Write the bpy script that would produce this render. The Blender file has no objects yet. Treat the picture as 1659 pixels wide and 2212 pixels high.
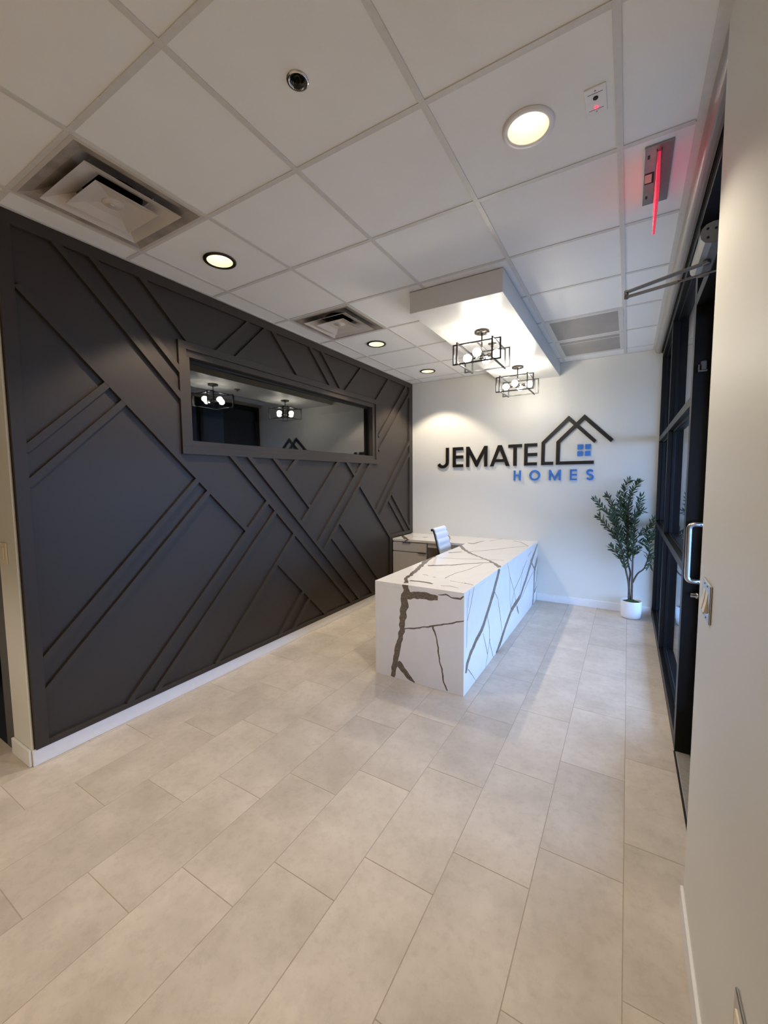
import bpy, bmesh, math, random
from mathutils import Vector, Matrix

SC = bpy.context.scene
COL = SC.collection
PI = math.pi

# ---------------------------------------------------------------- camera
CAM_POS = Vector((2.7091, -5.319, 1.5272))
YAW, PITCH, ROLL, FPX = -0.5384, -0.0789, 0.0086, 881.52
def _camera():
    cy, sy, cp, sp = math.cos(YAW), math.sin(YAW), math.cos(PITCH), math.sin(PITCH)
    f = Vector((sy*cp, cy*cp, sp)); r = Vector((cy, -sy, 0)); d = f.cross(r)
    c, s = math.cos(ROLL), math.sin(ROLL)
    r2 = c*r + s*d; d2 = -s*r + c*d
    cam = bpy.data.cameras.new('camera'); ob = bpy.data.objects.new('camera', cam); COL.objects.link(ob)
    cam.sensor_fit = 'VERTICAL'; cam.sensor_height = 36.0; cam.sensor_width = 27.0
    cam.lens = FPX*36.0/2212.0
    cam.clip_start = 0.02
    up = -d2; bk = -f
    m = Matrix(((r2.x, up.x, bk.x, CAM_POS.x), (r2.y, up.y, bk.y, CAM_POS.y), (r2.z, up.z, bk.z, CAM_POS.z), (0, 0, 0, 1)))
    ob.matrix_world = m
    SC.camera = ob
_camera()

# ---------------------------------------------------------------- world, exposure
SKY = (0.31, 0.52, 1.0); SKY_STRENGTH = 3.9
PENDANT_W = 31.0         # emission strength of the globe bulbs
DOWNLIGHT_W = 22.0       # watts of a recessed can
w = bpy.data.worlds.new('dusk_sky'); SC.world = w; w.use_nodes = True
w.node_tree.nodes['Background'].inputs[0].default_value = (*SKY, 1)
w.node_tree.nodes['Background'].inputs[1].default_value = SKY_STRENGTH
SC.view_settings.view_transform = 'Standard'; SC.view_settings.look = 'None'
SC.view_settings.gamma = 1.0; SC.view_settings.use_curve_mapping = False
SC.view_settings.exposure = 1.42

# ---------------------------------------------------------------- materials
def srgb(r, g, b):
    f = lambda c: (c/255/12.92) if c/255 <= .04045 else ((c/255+.055)/1.055)**2.4
    return (f(r), f(g), f(b))
def mat(name, col, rough=.5, metal=0., spec=.5, noise=None, bump=None, emit=None, coat=0.):
    m = bpy.data.materials.new(name); m.use_nodes = True
    nt = m.node_tree; b = nt.nodes['Principled BSDF']
    b.inputs['Base Color'].default_value = (*col, 1); b.inputs['Roughness'].default_value = rough
    b.inputs['Metallic'].default_value = metal; b.inputs['Specular IOR Level'].default_value = spec
    b.inputs['Coat Weight'].default_value = coat
    if emit:
        b.inputs['Emission Color'].default_value = (*emit[0], 1); b.inputs['Emission Strength'].default_value = emit[1]
    g = nt.nodes.new('ShaderNodeNewGeometry')
    if noise:   # (scale, amount, detail)
        n = nt.nodes.new('ShaderNodeTexNoise'); n.inputs['Scale'].default_value = noise[0]; n.inputs['Detail'].default_value = noise[2]
        nt.links.new(g.outputs['Position'], n.inputs['Vector'])
        r = nt.nodes.new('ShaderNodeValToRGB')
        a = noise[1]
        r.color_ramp.elements[0].color = (*[c*(1-a) for c in col], 1); r.color_ramp.elements[1].color = (*[min(1, c*(1+a)) for c in col], 1)
        r.color_ramp.elements[0].position = .3; r.color_ramp.elements[1].position = .7
        nt.links.new(n.outputs['Fac'], r.inputs['Fac']); nt.links.new(r.outputs['Color'], b.inputs['Base Color'])
    if bump:    # (scale, strength, distance)
        n2 = nt.nodes.new('ShaderNodeTexNoise'); n2.inputs['Scale'].default_value = bump[0]; n2.inputs['Detail'].default_value = 3
        nt.links.new(g.outputs['Position'], n2.inputs['Vector'])
        bp = nt.nodes.new('ShaderNodeBump'); bp.inputs['Strength'].default_value = bump[1]; bp.inputs['Distance'].default_value = bump[2]
        nt.links.new(n2.outputs['Fac'], bp.inputs['Height']); nt.links.new(bp.outputs['Normal'], b.inputs['Normal'])
    return m
def glass_mat(name, ior, tint=(1, 1, 1)):
    m = bpy.data.materials.new(name); m.use_nodes = True; nt = m.node_tree
    for n in list(nt.nodes): nt.nodes.remove(n)
    o = nt.nodes.new('ShaderNodeOutputMaterial'); mx = nt.nodes.new('ShaderNodeMixShader')
    t = nt.nodes.new('ShaderNodeBsdfTransparent'); t.inputs[0].default_value = (*tint, 1)
    g = nt.nodes.new('ShaderNodeBsdfGlossy'); g.inputs['Roughness'].default_value = 0.0
    f = nt.nodes.new('ShaderNodeFresnel'); f.inputs['IOR'].default_value = ior
    # same reflectance on both faces of the pane (it is modelled without refraction)
    ge = nt.nodes.new('ShaderNodeNewGeometry'); mr = nt.nodes.new('ShaderNodeMapRange')
    mr.inputs[3].default_value = ior; mr.inputs[4].default_value = 1.0/ior
    nt.links.new(ge.outputs['Backfacing'], mr.inputs[0]); nt.links.new(mr.outputs[0], f.inputs['IOR'])
    nt.links.new(f.outputs[0], mx.inputs[0]); nt.links.new(t.outputs[0], mx.inputs[1]); nt.links.new(g.outputs[0], mx.inputs[2])
    nt.links.new(mx.outputs[0], o.inputs[0])
    return m
def tile_mat():
    m = bpy.data.materials.new('porcelain_tile'); m.use_nodes = True; nt = m.node_tree; b = nt.nodes['Principled BSDF']
    g = nt.nodes.new('ShaderNodeNewGeometry'); oi = nt.nodes.new('ShaderNodeObjectInfo')
    mp = nt.nodes.new('ShaderNodeVectorMath'); mp.operation = 'SCALE'; mp.inputs['Scale'].default_value = 40.0
    cb = nt.nodes.new('ShaderNodeCombineXYZ')
    for i in range(3): nt.links.new(oi.outputs['Random'], cb.inputs[i])
    nt.links.new(cb.outputs[0], mp.inputs[0])
    ad = nt.nodes.new('ShaderNodeVectorMath'); ad.operation = 'ADD'
    nt.links.new(g.outputs['Position'], ad.inputs[0]); nt.links.new(mp.outputs[0], ad.inputs[1])
    n1 = nt.nodes.new('ShaderNodeTexNoise'); n1.inputs['Scale'].default_value = 3.2; n1.inputs['Detail'].default_value = 8; n1.inputs['Roughness'].default_value = .62
    n2 = nt.nodes.new('ShaderNodeTexNoise'); n2.inputs['Scale'].default_value = 26; n2.inputs['Detail'].default_value = 6; n2.inputs['Roughness'].default_value = .7
    nt.links.new(ad.outputs[0], n1.inputs['Vector']); nt.links.new(ad.outputs[0], n2.inputs['Vector'])
    r1 = nt.nodes.new('ShaderNodeValToRGB'); e = r1.color_ramp.elements
    e[0].position = .30; e[0].color = (*srgb(189, 177, 161), 1); e[1].position = .68; e[1].color = (*srgb(216, 204, 189), 1)
    nt.links.new(n1.outputs['Fac'], r1.inputs['Fac'])
    r2 = nt.nodes.new('ShaderNodeValToRGB'); e = r2.color_ramp.elements
    e[0].position = .30; e[0].color = (.80, .79, .77, 1); e[1].position = .52; e[1].color = (1, 1, 1, 1)
    nt.links.new(n2.outputs['Fac'], r2.inputs['Fac'])
    mx = nt.nodes.new('ShaderNodeMix'); mx.data_type = 'RGBA'; mx.blend_type = 'MULTIPLY'; mx.inputs[0].default_value = .55
    nt.links.new(r1.outputs['Color'], mx.inputs[6]); nt.links.new(r2.outputs['Color'], mx.inputs[7])
    mr = nt.nodes.new('ShaderNodeMapRange'); mr.inputs[3].default_value = .955; mr.inputs[4].default_value = 1.035
    nt.links.new(oi.outputs['Random'], mr.inputs[0])
    vs = nt.nodes.new('ShaderNodeVectorMath'); vs.operation = 'SCALE'
    nt.links.new(mx.outputs[2], vs.inputs[0]); nt.links.new(mr.outputs[0], vs.inputs['Scale'])
    nt.links.new(vs.outputs[0], b.inputs['Base Color'])
    b.inputs['Roughness'].default_value = .38; b.inputs['Specular IOR Level'].default_value = .35
    bp = nt.nodes.new('ShaderNodeBump'); bp.inputs['Strength'].default_value = .08; bp.inputs['Distance'].default_value = .002
    nt.links.new(n2.outputs['Fac'], bp.inputs['Height']); nt.links.new(bp.outputs['Normal'], b.inputs['Normal'])
    return m
M = {}
M['tile'] = tile_mat()
M['grout'] = mat('grout', srgb(176, 162, 145), .9, noise=(60, .08, 3))
M['wall'] = mat('greige_paint', srgb(226, 223, 212), .42, spec=.35, bump=(220, .05, .002))
M['charcoal'] = mat('charcoal_paint', srgb(59, 52, 45), .45, spec=.28, bump=(160, .05, .002))
M['ceil'] = mat('ceiling_tile', srgb(241, 241, 238), .95, spec=.1, noise=(3, .02, 4), bump=(420, .25, .002))
M['grid'] = mat('grid_enamel', srgb(216, 214, 208), .45, noise=(40, .03, 2))
M['white_trim'] = mat('white_trim_paint', srgb(238, 236, 234), .4, noise=(30, .015, 2))
M['soffit'] = mat('soffit_paint', srgb(222, 220, 213), .38, spec=.4, bump=(200, .04, .002))
M['quartz'] = mat('white_quartz', srgb(240, 236, 231), .09, noise=(9, .02, 5))
M['vein'] = mat('quartz_vein', srgb(112, 100, 88), .14, noise=(70, .38, 5))
M['laminate'] = mat('grey_laminate', srgb(206, 200, 192), .35, noise=(20, .02, 3))
M['cab_in'] = mat('cabinet_interior', srgb(92, 76, 62), .6, noise=(18, .15, 4))
M['black'] = mat('black_metal', (.012, .012, .013), .35, spec=.5, noise=(40, .1, 2))
M['frame'] = mat('black_anodised', (.004, .004, .0045), .40, spec=.28, noise=(30, .1, 2))
M['sign_black'] = mat('sign_black_acrylic', (.007, .006, .006), .4, noise=(30, .1, 2))
M['sign_blue'] = mat('sign_blue_acrylic', srgb(58, 122, 200), .4, noise=(30, .04, 2))
M['steel'] = mat('brushed_steel', srgb(190, 188, 184), .32, metal=1., noise=(80, .06, 3))
M['alu'] = mat('satin_aluminium', srgb(150, 150, 148), .42, metal=.75, noise=(40, .05, 3))
M['valance'] = mat('valance_enamel', srgb(156, 151, 145), .3, noise=(30, .03, 3))
M['gunmetal'] = mat('gunmetal', srgb(128, 124, 118), .36, metal=.9, noise=(60, .1, 3))
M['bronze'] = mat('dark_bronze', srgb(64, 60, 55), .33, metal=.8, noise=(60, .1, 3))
M['pan'] = mat('diffuser_enamel', srgb(206, 198, 190), .5, noise=(7, .05, 4))
M['dust'] = mat('diffuser_dusty_enamel', srgb(158, 150, 142), .7, noise=(8, .28, 5))
M['void'] = mat('duct_black', (.004, .004, .004), .9, noise=(10, .1, 2))
M['filter'] = mat('perforated_panel', srgb(168, 163, 156), .7, noise=(5, .06, 4), bump=(900, .3, .001))
M['ivory'] = mat('ivory_plastic', srgb(236, 226, 200), .4, noise=(30, .02, 2))
M['reflector'] = mat('warm_reflector', srgb(246, 232, 205), .35, noise=(25, .04, 3))
M['lens'] = mat('lamp_lens', (1, 1, 1), .4, emit=((1.0, .92, .80), 5.0), noise=(20, .01, 2))
M['bulb'] = mat('glowing_globe', (1, 1, 1), .2, emit=((1.0, .93, .82), PENDANT_W), noise=(20, .01, 2))
M['red'] = mat('edge_lit_red', srgb(210, 40, 60), .12, emit=((1.0, .05, .12), .20), noise=(60, .15, 3))
M['led'] = mat('red_led', (.8, .02, .03), .2, emit=((1.0, .03, .06), 1.5), noise=(60, .1, 2))
M['letter_glow'] = mat('sign_letter_red', srgb(230, 60, 70), .3, emit=((1.0, .06, .10), .5), noise=(60, .1, 2))
M['label'] = mat('paper_label', srgb(196, 176, 172), .6, noise=(400, .25, 2))
M['white_leather'] = mat('white_leatherette', srgb(232, 236, 240), .4, bump=(300, .08, .001))
M['chrome'] = mat('polished_chrome', srgb(200, 200, 200), .12, metal=1., noise=(50, .03, 2))
M['rubber'] = mat('black_rubber', (.01, .01, .01), .7, noise=(60, .1, 2))
M['pot'] = mat('white_ceramic', srgb(236, 235, 233), .35, noise=(20, .015, 3))
M['moss'] = mat('green_moss', srgb(44, 72, 30), .95, noise=(120, .5, 5), bump=(150, .9, .01))
M['bark'] = mat('olive_bark', srgb(92, 80, 70), .85, noise=(60, .3, 5), bump=(90, .5, .004))
M['leaf'] = mat('olive_leaf', srgb(58, 80, 52), .5, noise=(30, .5, 3))
M['olive'] = mat('dark_olive', srgb(34, 30, 30), .3, noise=(60, .2, 2))
M['glass'] = glass_mat('clear_glass', 1.5, (.93, .96, .97))
M['film'] = glass_mat('reflective_tinted_glass', 2.1, (.55, .56, .56))
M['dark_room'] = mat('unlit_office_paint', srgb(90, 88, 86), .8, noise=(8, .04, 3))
M['carpet'] = mat('navy_carpet', srgb(34, 36, 46), .98, noise=(220, .35, 4), bump=(400, .6, .004))
M['concrete'] = mat('outdoor_concrete', srgb(104, 101, 96), .9, noise=(6, .12, 6))
M['blocker'] = mat('sky_blocker_dark', srgb(42, 40, 39), .95, noise=(5, .06, 3))  # dark surface of the added sky blockers outside
M['threshold'] = mat('threshold_aluminium', srgb(176, 168, 156), .5, metal=.5, noise=(60, .1, 3))

# ---------------------------------------------------------------- builders
WORLD = {}
def link(name, me, mt, parent=None, origin=None):
    ob = bpy.data.objects.new(name, me); COL.objects.link(ob)
    if mt is not None and not me.materials: me.materials.append(M[mt] if isinstance(mt, str) else mt)
    o = Vector(origin) if origin is not None else Vector((0, 0, 0))
    WORLD[ob.name] = o
    if parent is not None:
        ob.parent = parent; ob.location = o - WORLD[parent.name]
    else: ob.location = o
    return ob
def mesh_obj(name, verts, faces, mt, parent=None, smooth=False):
    vs = [Vector(v) for v in verts]
    lo = Vector([min(v[i] for v in vs) for i in range(3)]); hi = Vector([max(v[i] for v in vs) for i in range(3)])
    c = Vector(((lo.x+hi.x)/2, (lo.y+hi.y)/2, lo.z))
    me = bpy.data.meshes.new(name); me.from_pydata([v-c for v in vs], [], faces); me.update()
    if smooth:
        for p in me.polygons: p.use_smooth = True
    return link(name, me, mt, parent, c)
def bm_obj(name, bm, mt, parent=None, smooth=False):
    bm.normal_update()
    lo = Vector([min(v.co[i] for v in bm.verts) for i in range(3)]); hi = Vector([max(v.co[i] for v in bm.verts) for i in range(3)])
    c = Vector(((lo.x+hi.x)/2, (lo.y+hi.y)/2, lo.z))
    bmesh.ops.translate(bm, verts=bm.verts, vec=-c)
    if smooth:
        for f in bm.faces: f.smooth = True
    me = bpy.data.meshes.new(name); bm.to_mesh(me); bm.free()
    return link(name, me, mt, parent, c)
def add_box(bm, x0, x1, y0, y1, z0, z1, bev=0.):
    m = Matrix.Translation(((x0+x1)/2, (y0+y1)/2, (z0+z1)/2)) @ Matrix.Diagonal((abs(x1-x0), abs(y1-y0), abs(z1-z0), 1))
    r = bmesh.ops.create_cube(bm, size=1, matrix=m)
    if bev:
        es = list({e for v in r['verts'] for e in v.link_edges})
        bmesh.ops.bevel(bm, geom=es, offset=bev, segments=1, affect='EDGES')
def box(name, x0, x1, y0, y1, z0, z1, mt, parent=None, bev=0.):
    bm = bmesh.new(); add_box(bm, x0, x1, y0, y1, z0, z1, bev); return bm_obj(name, bm, mt, parent)
def empty(name, loc):
    e = bpy.data.objects.new(name, None); COL.objects.link(e); e.location = loc; e.empty_display_size = .05
    WORLD[e.name] = Vector(loc); return e
def tag(o, label=None, cat=None, group=None, kind=None):
    if label: o['label'] = label
    if cat: o['category'] = cat
    if group: o['group'] = group
    if kind: o['kind'] = kind
    return o
def struct(o): o['kind'] = 'structure'; return o
def add_tube(bm, pts, r, n=10, caps=True):
    """round tube through 3-D points; r is a number or one radius per point"""
    pts = [Vector(p) for p in pts]; rs = r if isinstance(r, (list, tuple)) else [r]*len(pts)
    rings = []; t0 = (pts[1]-pts[0]).normalized()
    nrm = t0.orthogonal().normalized()
    for i, p in enumerate(pts):
        a = pts[max(i-1, 0)]; b = pts[min(i+1, len(pts)-1)]; t = (b-a).normalized()
        nrm = (nrm - t*nrm.dot(t)).normalized(); bn = t.cross(nrm)
        rings.append([bm.verts.new(p + (nrm*math.cos(2*PI*k/n) + bn*math.sin(2*PI*k/n))*rs[i]) for k in range(n)])
    for i in range(len(rings)-1):
        for k in range(n): bm.faces.new((rings[i][k], rings[i][(k+1) % n], rings[i+1][(k+1) % n], rings[i+1][k]))
    if caps: bm.faces.new(rings[0][::-1]); bm.faces.new(rings[-1])
def tube(name, pts, r, mt, parent=None, n=10, smooth=True):
    bm = bmesh.new(); add_tube(bm, pts, r, n); bmesh.ops.recalc_face_normals(bm, faces=bm.faces); return bm_obj(name, bm, mt, parent, smooth)
def add_lathe(bm, cx, cy, prof, n=32, cap0=False, cap1=False):
    rings = [[bm.verts.new((cx+r*math.cos(2*PI*k/n), cy+r*math.sin(2*PI*k/n), z)) for k in range(n)] for r, z in prof]
    for i in range(len(rings)-1):
        for k in range(n): bm.faces.new((rings[i][k], rings[i][(k+1) % n], rings[i+1][(k+1) % n], rings[i+1][k]))
    if cap0: bm.faces.new(rings[0][::-1])
    if cap1: bm.faces.new(rings[-1])
def lathe(name, cx, cy, prof, mt, parent=None, n=32, cap0=False, cap1=False, smooth=True):
    bm = bmesh.new(); add_lathe(bm, cx, cy, prof, n, cap0, cap1)
    bmesh.ops.recalc_face_normals(bm, faces=bm.faces)
    ob = bm_obj(name, bm, mt, parent, False)
    if smooth:
        for p in ob.data.polygons: p.use_smooth = len(p.vertices) == 4
    return ob
def bar(name, p, q, wd, th, mt, parent=None, up=(0, 0, 1)):
    """rectangular bar from p to q; wd across, th along 'up'"""
    p, q, up = Vector(p), Vector(q), Vector(up); d = (q-p).normalized(); s = d.cross(up).normalized(); u = s.cross(d).normalized()
    vs = [o + s*a*wd/2 + u*b*th/2 for o in (p, q) for a, b in ((-1, -1), (1, -1), (1, 1), (-1, 1))]
    return mesh_obj(name, vs, [(0, 1, 2, 3)[::-1], (4, 5, 6, 7), (0, 1, 5, 4), (1, 2, 6, 5), (2, 3, 7, 6), (3, 0, 4, 7)], mt, parent)
def prism(name, poly, axis, a, b, mt, parent=None):
    """2-D polygon extruded along an axis from a to b; poly coordinates are the other two axes in xyz order"""
    def P(u, v, t): return {0: (t, u, v), 1: (u, t, v), 2: (u, v, t)}[axis]
    n = len(poly); vs = [P(u, v, a) for u, v in poly] + [P(u, v, b) for u, v in poly]
    fs = [tuple(range(n))[::-1], tuple(range(n, 2*n))] + [(k, (k+1) % n, n+(k+1) % n, n+k) for k in range(n)]
    bm = bmesh.new(); bv = [bm.verts.new(v) for v in vs]
    for f in fs: bm.faces.new([bv[i] for i in f])
    bmesh.ops.recalc_face_normals(bm, faces=bm.faces)
    return bm_obj(name, bm, mt, parent)
def copy_tree(o, off, parent=None):
    c = o.copy(); COL.objects.link(c)
    if parent is None: c.location = o.location + Vector(off); WORLD[c.name] = WORLD[o.name] + Vector(off)
    else: c.parent = parent; WORLD[c.name] = WORLD[o.name] + Vector(off)
    for ch in list(o.children): copy_tree(ch, off, c)
    return c

# ---- measured vein lines (position, position, width) and plant stems, metres
VF = [
  [(1.318,0.761,0.0492),(1.307,0.667,0.0546),(1.29,0.537,0.0563),(1.278,0.406,0.0483),(1.255,0.301,0.0451),(1.232,0.195,0.0442),(1.211,0.099,0.0486),(1.195,0.005,0.0363)],
  [(1.312,0.663,0.0592),(1.419,0.681,0.0553),(1.491,0.679,0.0498),(1.569,0.677,0.0362)],
  [(1.571,0.702,0.0039),(1.63,0.714,0.01),(1.668,0.699,0.0094),(1.706,0.697,0.0126),(1.739,0.698,0.0127),(1.762,0.72,0.007),(1.776,0.707,0.0074)],
  [(1.238,0.134,0.0482),(1.287,0.076,0.0457),(1.331,0.037,0.0407),(1.383,0.007,0.0094)],
  [(1.289,0.403,0.0098),(1.386,0.423,0.0107),(1.449,0.447,0.008),(1.521,0.465,0.0125),(1.611,0.495,0.0092),(1.688,0.52,0.011),(1.782,0.554,0.0055)],
  [(1.529,0.466,0.0164),(1.557,0.4,0.0088),(1.572,0.317,0.0115),(1.58,0.223,0.0095),(1.602,0.161,0.0131),(1.617,0.069,0.011),(1.644,0.012,0.0107)],
]
VR = [
  [(-1.763,0.747,0.0801),(-1.917,0.598,0.0814),(-2.097,0.459,0.0732),(-2.248,0.358,0.0679),(-2.404,0.31,0.0607),(-2.534,0.259,0.0606),(-2.602,0.21,0.0677),(-2.625,0.153,0.0413)],
  [(-0.016,0.709,0.038),(-0.35,0.566,0.0931),(-0.621,0.423,0.0817),(-0.929,0.28,0.0676),(-1.315,0.237,0.0703),(-1.553,0.133,0.0712),(-1.706,0.051,0.0832),(-1.85,-0.002,0.0313)],
  [(0.003,0.536,0.0877),(-0.165,0.422,0.1275),(-0.195,0.174,0.0834),(-0.254,-0.018,0.074)],
  [(-0.425,0.579,0.0413),(-0.165,0.422,0.0314)],
  [(0.021,0.451,0.0526),(-0.043,0.268,0.0422),(-0.151,0.131,0.0406),(0.025,0.188,0.0196)],
  [(-1.916,0.57,0.0158),(-1.812,0.481,0.0109),(-1.742,0.347,0.0206),(-1.668,0.17,0.0149),(-1.66,0.105,0.0128)],
  [(-2.113,0.411,0.0113),(-2.055,0.295,0.0196),(-2.05,0.185,0.0144),(-1.929,-0.003,0.0153)],
  [(-2.229,0.311,0.0118),(-2.139,0.162,0.0175),(-2.1,0.083,0.0151),(-2.167,-0.02,0.0114)],
  [(-2.032,0.2,0.0157),(-2.101,0.094,0.0156)],
  [(-1.495,0.742,0.0104),(-1.388,0.586,0.0132),(-1.223,0.42,0.0143),(-1.035,0.13,0.0164)],
  [(-0.638,0.616,0.0116),(-0.945,0.492,0.0142),(-1.196,0.414,0.0163),(-1.342,0.257,0.0147)],
  [(-2.582,0.165,0.0123),(-2.472,0.068,0.0087),(-2.401,-0.0,0.0052)],
  [(-2.46,0.736,0.0144),(-2.542,0.605,0.014),(-2.601,0.529,0.0136)],
  [(-2.568,0.738,0.0083),(-2.584,0.617,0.0086)],
  [(-1.07,0.208,0.0362),(-0.987,0.105,0.0186)],
  [(-0.258,0.409,0.0109),(-0.546,0.348,0.0184),(-0.866,0.25,0.0109)],
  [(-0.573,0.649,0.0085),(-0.398,0.68,0.0116)],
  [(-1.388,0.586,0.0153),(-1.386,0.384,0.0097),(-1.342,0.257,0.0135)],
  [(-0.83,0.58,0.0129),(-0.892,0.425,0.0123),(-1.016,0.262,0.0114)],
  [(-2.605,0.696,0.0054),(-2.609,0.401,0.0082),(-2.618,0.338,0.0085)],
]
VT = [
  [(1.294,-2.624,0.0375),(1.221,-2.499,0.0335),(1.18,-2.253,0.0491),(1.115,-1.992,0.0472),(1.061,-1.751,0.0627),(1.02,-1.516,0.0507)],
  [(0.961,-0.634,0.0558),(1.16,-0.996,0.0474),(1.301,-1.192,0.0404),(1.406,-1.301,0.0272),(1.567,-1.464,0.0301),(1.672,-1.593,0.0416),(1.763,-1.746,0.0449)],
  [(1.279,-2.542,0.0384),(1.361,-2.529,0.0329),(1.429,-2.536,0.0386),(1.476,-2.554,0.0217)],
  [(1.171,-1.975,0.05),(1.346,-1.854,0.0317),(1.448,-1.728,0.0261),(1.57,-1.615,0.0225),(1.661,-1.553,0.0175)],
  [(1.102,-1.581,0.0198),(1.29,-1.541,0.0198),(1.463,-1.477,0.0264),(1.706,-1.404,0.0194)],
  [(1.485,-2.344,0.0151),(1.501,-2.132,0.0125),(1.545,-1.97,0.013),(1.582,-1.655,0.0103)],
  [(1.278,-2.307,0.0244),(1.338,-2.326,0.0137)],
  [(1.392,-2.356,0.0211),(1.417,-2.352,0.0169)],
  [(1.552,-2.401,0.0143),(1.617,-2.41,0.0104),(1.694,-2.421,0.014)],
  [(1.548,-2.57,0.0184),(1.61,-2.548,0.0202),(1.689,-2.573,0.0113)],
  [(1.676,-2.409,0.0204),(1.751,-2.441,0.0172)],
  [(1.09,-1.278,0.0336),(1.139,-1.217,0.0273),(1.194,-1.152,0.0277)],
  [(1.261,-1.117,0.0201),(1.402,-0.933,0.0261),(1.624,-0.584,0.0201),(1.746,-0.417,0.0213)],
  [(1.495,-0.096,0.0292),(1.589,-0.167,0.0256),(1.674,-0.315,0.0232),(1.739,-0.441,0.0211)],
  [(0.984,-0.507,0.0225),(1.121,-0.573,0.0337),(1.169,-0.267,0.015)],
  [(1.232,-0.258,0.0209),(1.33,-0.019,0.0288)],
  [(0.922,-0.138,0.0452),(1.012,-0.065,0.0563)],
]
VQ = [
  [(-0.04,-0.234,0.0252),(0.077,-0.395,0.0549),(0.187,-0.546,0.0743),(0.262,-0.664,0.0675)],
  [(0.586,-0.032,0.0169),(0.667,-0.189,0.044),(0.762,-0.479,0.0599)],
  [(0.349,-0.353,0.0346),(0.4,-0.299,0.0459)],
  [(0.175,-0.316,0.0288),(0.266,-0.34,0.0287)],
]
STEMS = [
  ([(2.758,-0.18,0.189),(2.751,-0.192,0.369),(2.713,-0.205,0.551),(2.675,-0.218,0.724),(2.638,-0.23,0.868),(2.601,-0.242,1.003),(2.552,-0.255,1.123),(2.477,-0.268,1.205),(2.401,-0.28,1.291)],0.013,0.28),
  ([(2.764,-0.17,0.188),(2.756,-0.166,0.379),(2.763,-0.162,0.494),(2.737,-0.159,0.606),(2.723,-0.155,0.833),(2.709,-0.151,1.06),(2.679,-0.147,1.286),(2.684,-0.144,1.422),(2.72,-0.14,1.496)],0.013,0.34),
  ([(2.784,-0.18,0.193),(2.783,-0.186,0.386),(2.781,-0.191,0.54),(2.779,-0.197,0.768),(2.783,-0.203,0.956),(2.79,-0.209,1.106),(2.817,-0.214,1.218),(2.835,-0.22,1.329)],0.014,0.42),
  ([(2.788,-0.18,0.386),(2.83,-0.183,0.49),(2.885,-0.187,0.55),(2.913,-0.19,0.643),(2.928,-0.193,0.742),(2.911,-0.197,0.852),(2.918,-0.2,0.927)],0.012,0.5),
  ([(2.786,-0.19,0.854),(2.846,-0.218,0.925),(2.893,-0.245,0.967),(2.932,-0.272,1.038),(2.956,-0.3,1.092)],0.008,0.2),
  ([(2.688,-0.19,0.599),(2.643,-0.2,0.681),(2.609,-0.21,0.733),(2.578,-0.22,0.763)],0.007,0.1),
  ([(2.642,-0.22,0.829),(2.583,-0.215,0.916),(2.521,-0.21,0.996),(2.478,-0.205,1.055),(2.446,-0.2,1.092)],0.008,0.05),
  ([(2.612,-0.24,0.973),(2.583,-0.2,1.12),(2.558,-0.16,1.246),(2.514,-0.12,1.324)],0.008,0.05),
  ([(2.731,-0.15,0.97),(2.726,-0.173,1.138),(2.73,-0.195,1.289),(2.761,-0.218,1.401),(2.802,-0.24,1.475)],0.008,0.05),
  ([(2.785,-0.19,0.669),(2.804,-0.175,0.721),(2.828,-0.16,0.758)],0.006,0.1),
  ([(2.723,-0.16,0.773),(2.689,-0.145,0.86),(2.647,-0.13,0.948),(2.616,-0.115,1.053),(2.599,-0.1,1.159)],0.008,0.1),
  ([(2.723,-0.16,0.864),(2.752,-0.14,0.94),(2.768,-0.12,1.03),(2.772,-0.1,1.104)],0.007,0.05),
  ([(2.707,-0.15,1.014),(2.668,-0.173,1.121),(2.639,-0.197,1.227),(2.629,-0.22,1.341)],0.007,0.05),
  ([(2.792,-0.2,1.098),(2.814,-0.175,1.141),(2.852,-0.15,1.171)],0.006,0.05),
  ([(2.925,-0.2,0.728),(2.948,-0.207,0.664),(2.938,-0.213,0.605),(2.923,-0.22,0.583)],0.006,0.05),
  ([(2.784,-0.19,0.835),(2.844,-0.17,0.836),(2.895,-0.15,0.83)],0.006,0.3),
  ([(2.914,-0.2,0.845),(2.945,-0.225,0.895),(2.954,-0.25,0.95)],0.006,0.05),
  ([(2.769,-0.17,0.618),(2.741,-0.155,0.674),(2.744,-0.14,0.772)],0.006,0.1),
]

# ================================================================ SETTING
H = 2.88                      # ceiling
XW, YC = 2.924, -3.64         # near right-hand wall: face and corner
GX = [0.1975 + .6096*i for i in range(-3, 5)]      # ceiling grid lines, x
GY = [-3.8769 + .6096*j for j in range(-9, 7)]     # ceiling grid lines, y

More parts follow.
